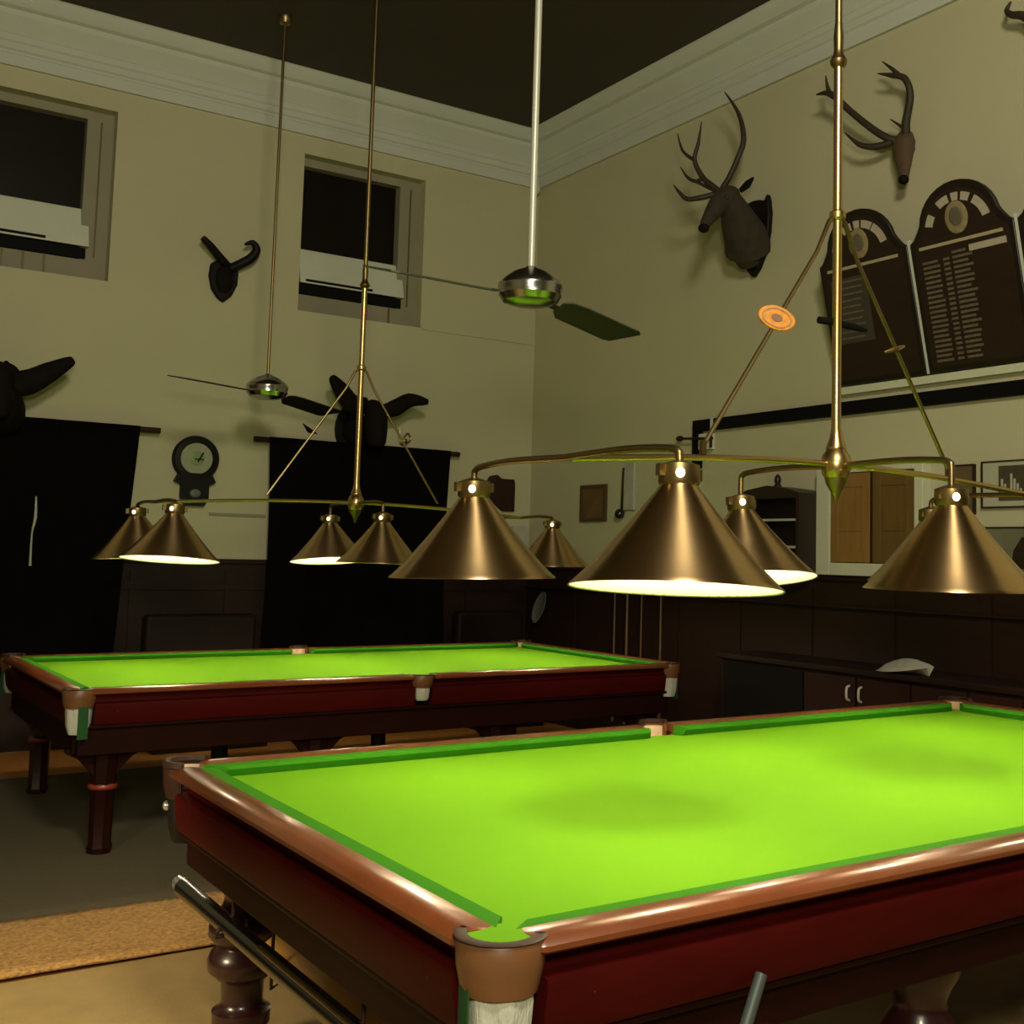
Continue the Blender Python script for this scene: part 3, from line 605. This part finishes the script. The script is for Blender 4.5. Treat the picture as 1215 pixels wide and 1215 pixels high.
# two buffalo heads above the curtains
def buffalo(O, label, pts):
    t = empty('buffalo_head', O); tag(t, label, 'hunting trophy')
    MB().prism([(0.22 * math.cos(a), 0.06 + 0.26 * math.sin(a)) for a in [2 * PI * i / 24 for i in range(24)]], 'y', -0.04, -0.001).build('shield', M_shield, t, bevel=0.01)
    m = MB()
    m.tube([(0, -0.03, 0.04), (0, -0.15, 0.10), (0, -0.26, 0.14)], [0.17, 0.14, 0.12], 16, smooth=3)
    m.tube([(0.0, -0.27, 0.26), (0.0, -0.34, 0.20), (0.01, -0.38, 0.08), (0.01, -0.40, -0.06), (0.01, -0.40, -0.11)], [0.06, 0.115, 0.10, 0.085, 0.06], 16, smooth=3)
    h = m.build('head', M_furm, t, ang=80)
    rm = h.modifiers.new('remesh', 'REMESH'); rm.mode = 'VOXEL'; rm.voxel_size = 0.016; rm.use_smooth_shade = True
    for nm, p, r, fl in pts:
        d_ = (Vector(p[-1]) - Vector(p[-2])).normalized(); p = list(p) + [tuple(Vector(p[-1]) + d_ * r[-1] * 0.7)]; r = list(r) + [r[-1] * 0.3]
        MB().tube(p, r, 12, smooth=4, flat=fl, flataxis=(0, 1, 0)).build(nm, M_furm, t)
    for s in (-1, 1): MB().sphere((s * 0.10, -0.36, 0.16), 0.018, 10, 8).build('eye', M_ebony, t)
buffalo((1.22, 7.0, 2.56), 'black buffalo head above the curtain nearer the corner',
        [('horn', [(-0.06, -0.30, 0.24), (-0.20, -0.33, 0.25), (-0.31, -0.36, 0.35), (-0.40, -0.38, 0.44)], [0.085, 0.09, 0.08, 0.045], 0.6),
         ('horn', [(0.06, -0.30, 0.20), (0.20, -0.33, 0.25), (0.33, -0.36, 0.33), (0.48, -0.38, 0.33)], [0.05, 0.075, 0.065, 0.03], 0.6)])
buffalo((-1.72, 7.0, 2.56), 'black buffalo head with outspread horn at the left edge',
        [('horn', [(0.06, -0.32, 0.14), (0.20, -0.35, 0.17), (0.34, -0.38, 0.26), (0.47, -0.40, 0.35)], [0.10, 0.095, 0.075, 0.04], 0.6),
         ('horn', [(-0.06, -0.32, 0.14), (-0.20, -0.35, 0.17), (-0.34, -0.38, 0.26), (-0.47, -0.40, 0.35)], [0.10, 0.095, 0.075, 0.04], 0.6),
         ('poll', [(0.04, -0.33, 0.18), (0.05, -0.34, 0.26), (0.05, -0.345, 0.30)], [0.13, 0.09, 0.02], 0.6),
         ('neck_cape', [(0.0, -0.05, -0.02), (0.02, -0.20, 0.0), (0.04, -0.33, 0.05)], [0.2, 0.24, 0.17], 0.8)])
# small pieces on the back wall
o = MB().prism([(0, 0.04), (0.055, 0.01), (0.135, -0.04), (0.05, -0.035)], 'y', -0.02, -0.001).build('wall_point', M_furm); o.location = (0.71, 7.0, 2.60)
tag(o, 'small dark pointed fragment on back wall, left of the buffalo head', 'wall ornament')
t = empty('wall_hook', (1.68, 7.0, 2.56)); tag(t, 'small curled wire hook on back wall right of buffalo head', 'hook')
MB().tube([(-0.06, -0.03, 0.10), (-0.05, -0.03, -0.02), (0.0, -0.03, -0.03), (0.05, -0.03, 0.02), (0.02, -0.03, 0.07), (-0.02, -0.03, 0.03)], 0.008, 8, smooth=5).build('curl', M_brassold, t)
MB().lathe([(0.02, 0.0), (0.02, 0.03), (0.008, 0.035)], M=Matrix.Rotation(PI / 2, 4, 'X'), n=14).build('backplate', M_brassold, t)

# ---------------------------------------------------------------- curtains on rods (back wall)
def curtain(x0, x1, zt, zb, label, rod0, rod1, flare):
    t = empty('curtain', ((x0 + x1) / 2, YB, zt)); tag(t, label, 'curtain')
    cx = (x0 + x1) / 2
    n = 80; rings = []
    for j in range(9):
        z = 0.035 + (zb - zt) * j / 8
        row = []
        for i in range(n + 1):
            u = i / n; x = x0 - cx + (x1 - x0) * u
            pinch = 0.03 * math.sin(PI * j / 8) * (1 if u < .5 else -1) * abs(2 * u - 1) ** 6
            x += pinch + flare * (u ** 4) * (j / 8) ** 2
            y = -0.138 + 0.012 * math.sin(u * 46 + 0.3 * j) * (0.4 + 0.6 * j / 8)
            row.append((x, y, z))
        rings.append(row)
    m = MB().loft(rings, cap=False, closed=False)
    o = m.build('drape', M_black, t); s_ = o.modifiers.new('solid', 'SOLIDIFY'); s_.thickness = 0.01
    MB().tube([(rod0 - cx, -0.10, 0.012), (rod1 - cx, -0.10, 0.012)], 0.022, 12).build('curtain_rod', M_leath2, t)
    m = MB()
    for x in (rod0 + 0.06, rod1 - 0.06): m.cbox((x - cx, -0.05, 0.012), (0.03, 0.10, 0.03))
    m.build('rod_bracket', M_leath2, t)
curtain(-2.6, -0.66, 2.46, 0.55, 'wide black curtain on a rod at the left edge', -2.7, -0.50, -0.12)
curtain(0.38, 2.09, 2.455, 0.45, 'black curtain on a rod below the buffalo head near the corner', 0.26, 2.20, 0.0)
o = MB().tube([(0, 0, 0.28), (0.005, 0, 0.12), (-0.012, 0, 0), (-0.01, 0, -0.24)], [0.006, 0.012, 0.006, 0.010], 8, smooth=3).build('glint_strip', M_steel); o.location = (-1.385, 6.83, 1.62)  # pale strip modelled in place of vertical glints
tag(o, 'thin pale cord put as a strip in front of the left black curtain', 'glint')
# clock
t = empty('wall_clock', (-0.19, 7.0, 2.27)); tag(t, 'round dark drop-dial wall clock between the curtains', 'clock')
RX = Matrix.Rotation(PI / 2, 4, 'X')
m = MB(); m.lathe([(0.185, 0.0), (0.19, 0.04), (0.175, 0.07), (0.135, 0.075), (0.13, 0.055)], n=40, M=RX)
m.prism([(-0.11, -0.14), (0.11, -0.14), (0.11, -0.32), (0.075, -0.385), (-0.075, -0.385), (-0.11, -0.32)], 'y', -0.07, -0.001)
m.prism([(-0.13, -0.12), (-0.165, -0.19), (-0.10, -0.22), (0.10, -0.22), (0.165, -0.19), (0.13, -0.12)], 'y', -0.065, -0.001)
m.build('case', M_shield, t, ang=35)
MB().lathe([(0.128, 0.057), (0.128, 0.062), (0.02, 0.062)], n=40, M=RX).build('dial', M_dial, t)
MB().lathe([(0.06, 0.0622), (0.055, 0.064), (0.02, 0.064)], n=30, M=RX).build('dial_centre', M_dialg, t)
m = MB(); m.cbox((0.02, -0.066, 0.025), (0.012, 0.004, 0.09), Matrix.Rotation(0.5, 4, 'Y')); m.cbox((0.02, -0.066, -0.005), (0.07, 0.004, 0.010))
m.build('clock_hand', M_shield, t)
MB().sphere((-0.0, -0.072, -0.285), (0.045, 0.01, 0.035), 14, 8).build('pendulum_window', M_greytray, t)
# dark plaque and pale panel by the corner
o = MB().prism([(-0.15, 0.12), (-0.12, 0.17), (-0.05, 0.185), (0.0, 0.15), (0.14, 0.15), (0.15, 0.10), (0.15, -0.16), (0.02, -0.16), (-0.06, -0.10), (-0.13, -0.02)], 'y', -0.05, -0.001).build('wall_plaque', M_leath2, bevel=0.008)
o.location = (2.70, 7.0, 2.12); tag(o, 'dark shaped plaque on back wall just left of the room corner', 'plaque')
o = MB().box(-0.10, 0.07, -0.031, -0.0005, -0.10, 0.10).build('notice_panel', M_paper, bevel=0.004); o.location = (2.95, 7.0, 1.72)
tag(o, 'pale grey panel low on back wall beside the corner', 'notice')
# benches below the panelling
def bench(name, x0, x1, y0, y1, label, axis):
    t = empty(name, ((x0 + x1) / 2, (y0 + y1) / 2, -0.012)); tag(t, label, 'bench')
    hx, hy = (x1 - x0) / 2, (y1 - y0) / 2
    MB().box(-hx, hx, -hy, hy, 0.0, 0.30).build('plinth', M_dado, t, bevel=0.01)
    MB().box(-hx, hx, -hy, hy - 0.02, 0.30, 0.46).build('seat', M_bench, t, bevel=0.03)
    MB().box(-hx, hx, hy - 0.14, hy, 0.46, 1.02).build('backrest', M_bench, t, bevel=0.03)
    return t
bench('wall_bench', -0.55, 0.33, 6.42, 6.95, 'low dark upholstered bench below the wall clock', 'x')
bench('wall_bench', 2.2, 2.90, 6.40, 6.95, 'dark upholstered bench in the room corner', 'x')
o = MB().lathe([(0.001, 0.0), (0.10, 0.0), (0.115, 0.012), (0.105, 0.016), (0.09, 0.006), (0.001, 0.006)], n=32, M=Matrix.Translation((2.985, 6.66, 1.05)) @ Matrix.Rotation(-1.25, 4, 'Y') @ Matrix.Diagonal((1.35, 0.85, 1, 1))).build('oval_tray', M_greytray)
tag(o, 'grey oval tray standing on the corner bench against the wall', 'tray')

# ---------------------------------------------------------------- right wall items
# honours boards, leaning out at the top
def board(yc, label, lines):
    t = empty('honours_board', (XR - 0.035, yc, 2.77)); tag(t, label, 'honours board')
    t.rotation_euler = (0, math.radians(-13.5), 0)
    w, sh, tp = 0.385, 0.83, 1.15
    def outline(k, wi, base):
        pts = [(-wi, base), (wi, base), (wi, sh + k * .3), (wi - 0.035, sh + 0.02 + k * .4), (wi - 0.075, sh + 0.07 + k * .5)]
        for i in range(0, 15):
            a = PI * i / 14
            a = 0.15 + (PI - 0.3) * i / 14
            pts.append(((wi - 0.09) * math.cos(a), sh + 0.06 + (tp - sh - 0.06 + k) * math.sin(a)))
        pts += [(-(wi - 0.075), sh + 0.07 + k * .5), (-(wi - 0.035), sh + 0.02 + k * .4), (-wi, sh + k * .3)]
        return pts
    fr = MB().prism(outline(0, w, 0), 'x', -0.035, -0.003).build('frame', M_frame, t, bevel=0.006)
    MB().prism(outline(-0.05, w - 0.035, 0.03), 'x', -0.040, -0.030).build('panel', M_board, t, smooth=False)
    X = -0.044
    # gilt rule, crest and ribbon plates
    m = MB(); m.box(X, X + 0.006, -0.31, 0.31, 0.775, 0.795); m.build('gilt_rule', M_gilt, t, smooth=False)
    MB().sphere((X + 0.003, 0.0, 0.925), (0.006, 0.085, 0.10), 20, 12).build('crest', M_crest, t)
    MB().sphere((X - 0.002, 0.0, 0.93), (0.005, 0.05, 0.06), 16, 10).build('crest_boss', M_giltdim, t)
    m = MB()
    for a0, a1 in ((0.25, 0.62), (0.98, 1.38), (1.50, 1.72), (1.82, 2.10) if lines else (1.8, 2.2), (2.25, 2.95)):
        n = 6
        ring = []
        for k in range(n + 1):
            a = a0 + (a1 - a0) * k / n
            c, s = math.cos(a), math.sin(a)
            ring.append([(X, 0.190 * c, 0.86 + 0.165 * s), (X, 0.245 * c, 0.86 + 0.215 * s), (X + 0.005, 0.245 * c, 0.86 + 0.215 * s), (X + 0.005, 0.190 * c, 0.86 + 0.165 * s)])
        m.loft(ring)
    m.build('ribbon_plate', M_giltplate, t, smooth=False)
    rnd = random.Random(int(yc * 100))
    m = MB()
    if lines:
        MB().box(X, X + 0.005, -0.325, -0.06, 0.705, 0.745).build('name_plate', M_giltplate, t, smooth=False)
        for i in range(22):
            z = 0.73 - i * 0.031
            off = 0.0
            if i > 0:
                m.box(X, X + 0.005, 0.17 + rnd.uniform(0, .015), 0.30, z - 0.016, z)
                m.box(X, X + 0.005, 0.095, 0.14, z - 0.016, z)
            m.box(X, X + 0.005, -0.03 - rnd.uniform(0, 0.05), 0.07, z - 0.016, z)
    else:
        MB().box(X + 0.002, X + 0.005, -0.02, 0.30, 0.28, 0.72).build('faded_panel', mat('faded_names', (0.05, 0.038, 0.026), 0.6, noise=0.4, nscale=8), t, smooth=False)
        for i in range(10):
            z = 0.70 - i * 0.042
            m.box(X, X + 0.004, 0.0 + rnd.uniform(0, .06), 0.27, z - 0.012, z)
    m.build('lettering', M_giltdim, t, smooth=False)
    return t
board(2.45, 'arched dark honours board partly behind the lamp pole, with faded panel', False)
board(1.655, 'arched dark honours board filled with three columns of names', True)
board(0.86, 'honours board cut off by the right edge', True)
def strip(y, lab):
    m = MB(); A = Matrix.Translation((XR - 0.035, y, 2.77)) @ Matrix.Rotation(math.radians(-13.5), 4, 'Y')
    m.box(-0.03, -0.006, -0.010, 0.010, 0, 0.86, A)
    o = m.build('board_divider', M_corn, smooth=False); tag(o, lab, 'strip')
strip(2.0525, 'pale upright strip between the faded board and the names board'); strip(1.2575, 'pale upright strip right of the names board')
struct(MB().box(XR - 0.05, XR, 0.2, 2.86, 2.705, 2.755).build('trim_7', M_cream, smooth=False), 'pale ledge carrying the honours boards', 'ledge')
# black conduit rail
t = empty('black_rail', (XR, 4.4, 2.6)); tag(t, 'long black rail on right wall under the honours boards', 'rail')
m = MB(); m.box(-0.05, -0.001, -4.6, 0.05, -0.035, 0.055); m.build('rail_length', M_blackpaint, t, smooth=False, bevel=0.004)
MB().box(-0.05, -0.001, -0.03, 0.05, -0.33, -0.036).build('drop_end', M_blackpaint, t, smooth=False, bevel=0.004)
MB().box(-0.056, -0.051, -0.21, -0.18, -0.04, 0.06).build('joint_clip', M_corn, t, smooth=False)
# small fitting at its end
t = empty('wall_fitting', (XR, 4.36, 2.48)); tag(t, 'small pale box fitting with dark knobs below the end of black rail', 'fitting')
MB().box(-0.06, -0.001, -0.14, 0.0, -0.07, 0.06).build('box', M_white, t, bevel=0.006)
MB().tube([(-0.08, -0.20, 0.01), (-0.08, 0.20, 0.035)], 0.010, 8).build('bar', M_leath2, t)
MB().sphere((-0.08, 0.21, 0.036), (0.02, 0.045, 0.024), 12, 8).build('knob', M_leath2, t)
MB().tube([(-0.08, -0.18, -0.06), (-0.08, -0.18, 0.08)], 0.012, 8).build('crossbar', M_leath2, t)
MB().box(-0.06, -0.001, 0.10, 0.17, -0.24, -0.17).build('switch', M_white, t, bevel=0.004)
# corner stop on the cornice line
o = MB().lathe([(0.004, -0.09), (0.03, -0.06), (0.036, -0.02), (0.02, 0.02), (0.02, 0.05)], n=18).build('corner_drop', M_corn); o.location = (2.965, 6.90, 5.20)
tag(o, 'small white drop ornament in the room corner under the cornice', 'ornament')
# bookcase
t = empty('wall_bookcase', (XR, 3.345, 1.455)); tag(t, 'dark arched bookcase with pale-edged shelves, behind the near lamp', 'bookcase')
hw, d = 0.33, 0.26
m = MB(); m.box(-d, -0.001, -hw, -hw + 0.03, 0, 0.53); m.box(-d, -0.001, hw - 0.03, hw, 0, 0.53); m.box(-0.02, -0.001, -hw, hw, 0, 0.53)
m.prism([(-hw, 0.53), (-hw, 0.565), (-0.2, 0.60), (0, 0.625), (0.2, 0.60), (hw, 0.565), (hw, 0.53)], 'x', -d, -0.001)
m.box(-d, -0.001, -hw + .03, hw - .03, 0.0, 0.03)
m.build('carcass', M_shelf, t, smooth=False)
for z in (0.18, 0.37):
    sv = MB().box(-d + 0.01, -0.021, -hw + 0.031, hw - 0.031, z, z + 0.018).build('shelf', M_shelf, t, smooth=False)
    MB().box(-d + 0.003, -d + 0.01, -hw + 0.031, hw - 0.031, z, z + 0.016).build('shelf_edge', M_paper, sv, smooth=False)
MB().lathe([(0.03, 0.61), (0.03, 0.63), (0.018, 0.645), (0.026, 0.67), (0.02, 0.70), (0.004, 0.715)], (-0.13, 0.02, 0), 16).build('finial', M_shelf, t)
# oak cupboard in cream frame
t = empty('wall_cupboard', (XR, 2.55, 1.456)); tag(t, 'oak double-door wall cupboard in a cream frame above the panelling', 'cupboard')
m = MB(); d = 0.09
m.box(-d, -0.001, 0.34, 0.47, 0, 0.73); m.box(-d, -0.001, -0.47, -0.40, 0, 0.73); m.box(-d, -0.001, -0.40, 0.34, 0.0, 0.085); m.box(-d, -0.001, -0.40, 0.34, 0.70, 0.73)
m.build('frame', M_cream, t, smooth=False, bevel=0.005)
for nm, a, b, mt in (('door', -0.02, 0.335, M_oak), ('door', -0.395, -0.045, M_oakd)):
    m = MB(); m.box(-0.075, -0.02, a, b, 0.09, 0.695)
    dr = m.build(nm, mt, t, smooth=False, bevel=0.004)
    m = MB(); g = 0.07
    m.box(-0.082, -0.075, a, a + g, 0.09, 0.695); m.box(-0.082, -0.075, b - g, b, 0.09, 0.695); m.box(-0.082, -0.075, a + g, b - g, 0.60, 0.695); m.box(-0.082, -0.075, a + g, b - g, 0.09, 0.16); m.box(-0.080, -0.075, a + g, b - g, 0.30, 0.315)
    m.build('door_rail', mt, dr, smooth=False, bevel=0.003)
MB().box(-0.08, -0.001, -0.044, -0.021, 0.086, 0.699).build('door_gap', M_shelf, t, smooth=False)
# framed pictures and barometer
def picture(y0, y1, z0, z1, label, inner, frame, fw=0.02, mount=0.0):
    t = empty('framed_picture', (XR, (y0 + y1) / 2, (z0 + z1) / 2)); tag(t, label, 'picture')
    hy, hz = (y1 - y0) / 2, (z1 - z0) / 2
    m = MB(); m.box(-0.03, -0.001, -hy, -hy + fw, -hz, hz); m.box(-0.03, -0.001, hy - fw, hy, -hz, hz); m.box(-0.03, -0.001, -hy + fw, hy - fw, -hz, -hz + fw); m.box(-0.03, -0.001, -hy + fw, hy - fw, hz - fw, hz)
    m.build('frame', frame, t, smooth=False)
    if mount:
        MB().box(-0.015, -0.001, -hy + fw, hy - fw, -hz + fw, hz - fw).build('mount', M_mount, t, smooth=False)
    k = fw + mount
    MB().box(-0.02, -0.001, -hy + k, hy - k, -hz + k, hz - k).build('print', inner, t, smooth=False)
    return t
picture(5.68, 6.08, 1.86, 2.19, 'small brown picture in dark frame nearest the room corner', M_pic, mat('brown_frame', (0.07, 0.04, 0.012), 0.5), 0.03)
picture(1.735, 1.925, 1.86, 2.17, 'narrow olive-brown picture right of the oak cupboard', mat('olive_print', (0.12, 0.085, 0.035), 0.6, noise=0.3, nscale=6), M_leath2, 0.008)
p3 = picture(1.27, 1.68, 1.895, 2.18, 'pale-mounted framed photograph at the right edge', M_mount, M_leath2, 0.008)
m = MB(); m.box(-0.026, -0.0205, -0.10, 0.08, -0.10, 0.11); m.build('dark_photo', M_picd, p3, smooth=False)
m = MB()
for i in range(7): m.box(-0.028, -0.0262, -0.085 + 0.022 * i, -0.07 + 0.022 * i, -0.075 + 0.01 * (i % 3), -0.03 + 0.03 * (i % 4))
m.build('photo_highlight', M_paper, p3, smooth=False)
MB().box(-0.026, -0.0205, -0.19, -0.13, -0.11, 0.11).build('tan_photo', M_pic, p3, smooth=False)
p4 = picture(1.25, 1.66, 1.50, 1.78, 'grey-green framed picture low at the right edge', mat('grey_print', (0.16, 0.15, 0.09), 0.6, noise=0.4, nscale=7), M_leath2, 0.008)
MB().prism([(-0.16, -0.11), (0.02, -0.11), (0.0, 0.0), (-0.06, 0.08), (-0.16, 0.06)], 'x', -0.024, -0.0205).build('dark_shape', M_shelf, p4, smooth=False)
t = empty('barometer', (XR, 5.33, 2.12)); tag(t, 'grey stick barometer with black bulb beside the small brown picture', 'barometer')
MB().box(-0.03, -0.001, -0.075, 0.075, -0.17, 0.24).build('backboard', M_paper, t, bevel=0.006)
MB().sphere((-0.045, 0.10, -0.20), 0.045, 16, 10).build('bulb', M_ebony, t)
MB().tube([(-0.03, 0.075, 0.2), (-0.03, 0.095, -0.2)], 0.012, 8).build('tube', M_ebony, t)
# sideboard along the right wall
t = empty('sideboard', (2.78, 2.36, -0.012)); tag(t, 'dark red-brown sideboard along the right wall behind the near table', 'sideboard')
m = MB(); m.box(-0.20, 0.20, -1.3, 1.2, 0.06, 0.86); m.box(-0.18, 0.2, -1.28, 1.18, 0.0, 0.06); m.build('carcass', M_sideb, t, smooth=False)
MB().box(-0.235, 0.2, -1.33, 1.23, 0.861, 0.90).build('top', M_sideb, t, bevel=0.008)
for a, b, rec in ((-1.28, -0.94, 0), (-0.92, -0.53, 0), (-0.51, -0.10, 0), (-0.08, 0.36, 0)):
    dr = MB().box(-0.222, -0.2005, a, b, 0.10, 0.84).build('door', mat('sideboard_door', (0.020, 0.0055, 0.003), 0.6, noise=0.35, nscale=6, spec=0.2), t, smooth=False, bevel=0.006)
for y in (-0.14, -0.04):
    MB().tube([(-0.222, y, 0.79), (-0.245, y, 0.78), (-0.25, y, 0.745), (-0.245, y, 0.71), (-0.222, y, 0.70)], 0.008, 8, smooth=3).build('handle', M_paper, t)
MB().box(-0.212, -0.2005, 0.38, 1.17, 0.10, 0.84).build('recess_shade', M_blackpaint, t, smooth=False)  # flat black panel, the shade of a recess put into its colour
# grey folded cloth on the sideboard
m = MB(); ring = []
for i in range(13):
    u = i / 12; h = 0.004 + 0.085 * math.sin(PI * u ** 0.8) ** 0.8 * (0.55 + 0.6 * u); y = 0.21 - 0.40 * u; lift = 0.05 * u * u
    ring.append([(-0.06 * math.sin(PI * u) - 0.01, y, lift), (0.05 * math.sin(PI * u) + 0.01, y, 0.0), (0.055, y, lift + h * 0.8), (0.015 + 0.01 * (i % 2), y, lift + h)])
m.loft(ring)
o = m.build('folded_cloth', M_paper, ang=70); o.location = (2.60, 1.93, 0.889)
tag(o, 'pale grey crumpled cloth lying on the sideboard', 'cloth')
# cue rack with standing cues near the corner
t = empty('cue_rack', (XR, 5.0, 0)); tag(t, 'dark cue rack on the right wall near the corner', 'cue rack')
MB().box(-0.16, -0.062, -0.45, 0.45, -0.012, 0.16).build('rack_base', M_dado, t, bevel=0.006)
MB().box(-0.13, -0.062, -0.45, 0.45, 1.28, 1.34).build('rack_bar', M_dado, t, bevel=0.006)
for i, (y, rr, lb) in enumerate(((5.33, 0.011, 'slim cue farthest left in the wall rack'), (5.15, 0.016, 'thickest cue in the wall rack, second from left'), (4.95, 0.010, 'thin dim cue third from left in the rack'), (4.69, 0.013, 'cue standing at the right end of the rack'))):
    o = MB().tube([(0, 0, 0.0), (0, 0, 0.45), (-0.0, 0, 1.42)], [rr, rr * 0.9, rr * 0.5], 10).build('cue', M_cue); o.location = (XR - 0.147, y, 0.161)
    tag(o, lb, 'cue', 'cues standing in the wall rack')

# ---------------------------------------------------------------- lights
def plight(name, loc, watts, color, radius):
    l = bpy.data.lights.new(name, 'POINT'); l.energy = watts; l.color = color; l.shadow_soft_size = radius
    o = bpy.data.objects.new(name, l); COL.objects.link(o); o.location = loc; return o
def alight(name, loc, target, watts, color, size):
    l = bpy.data.lights.new(name, 'AREA'); l.energy = watts; l.color = color; l.size = size; l.shape = 'DISK'
    o = bpy.data.objects.new(name, l); COL.objects.link(o); o.location = loc
    o.rotation_euler = (Vector(target) - Vector(loc)).to_track_quat('-Z', 'Y').to_euler(); return o
WARM = (1.0, 0.86, 0.60)
for i, (p, w) in enumerate(LIGHTS):
    plight('bulb_light', p, 10.5 * w, WARM, 0.03)
alight('room_fill', (-2.3, -3.1, 4.9), (1.0, 3.5, 2.6), 215, (1.0, 0.93, 0.70), 1.0)  # added area light without a fixture, lifts walls and streaks the shades
alight('room_fill', (-3.2, -3.4, 2.6), (0.6, 4.5, 3.2), 105, (1.0, 0.91, 0.66), 0.6)  # added low soft fill behind the camera for the walls
# added low spot out of frame, brightens the left floor and plank
l = bpy.data.lights.new('side_fill', 'SPOT'); l.energy = 150; l.color = (1.0, 0.80, 0.48); l.shadow_soft_size = 0.2; l.spot_size = math.radians(80); l.spot_blend = 0.7
o = bpy.data.objects.new('side_fill', l); COL.objects.link(o); o.location = (-3.5, 0.5, 1.15)
o.rotation_euler = (Vector((-2.2, 1.5, 0)) - Vector(o.location)).to_track_quat('-Z', 'Y').to_euler()

w = bpy.data.worlds.new('world'); scn.world = w; w.use_nodes = True
w.node_tree.nodes['Background'].inputs['Color'].default_value = (0.5, 0.45, 0.32, 1)
w.node_tree.nodes['Background'].inputs['Strength'].default_value = 0.02

# ---------------------------------------------------------------- camera
cam = bpy.data.cameras.new('camera'); co = bpy.data.objects.new('camera', cam); COL.objects.link(co)
f_px, px0, py0 = 1390.7, 730.2, 538.6
yaw, pitch, roll = 0.6210, 0.0870, 0.0228
cam.sensor_width = 36; cam.lens = f_px / 1215 * 36
cam.shift_x = -(px0 - 607.5) / 1215; cam.shift_y = (py0 - 607.5) / 1215
fw = Vector((math.sin(yaw) * math.cos(pitch), math.cos(yaw) * math.cos(pitch), math.sin(pitch)))
r0 = Vector((math.cos(yaw), -math.sin(yaw), 0)); u0 = r0.cross(fw)
rr = r0 * math.cos(roll) + u0 * math.sin(roll); uu = -r0 * math.sin(roll) + u0 * math.cos(roll)
Mx = Matrix((rr, uu, -fw)).transposed().to_4x4(); Mx.translation = Vector((-2.9748, -2.8444, 1.5513))
co.matrix_world = Mx; cam.clip_start = 0.05
scn.camera = co
scn.view_settings.view_transform = 'Standard'
scn.view_settings.look = 'None'
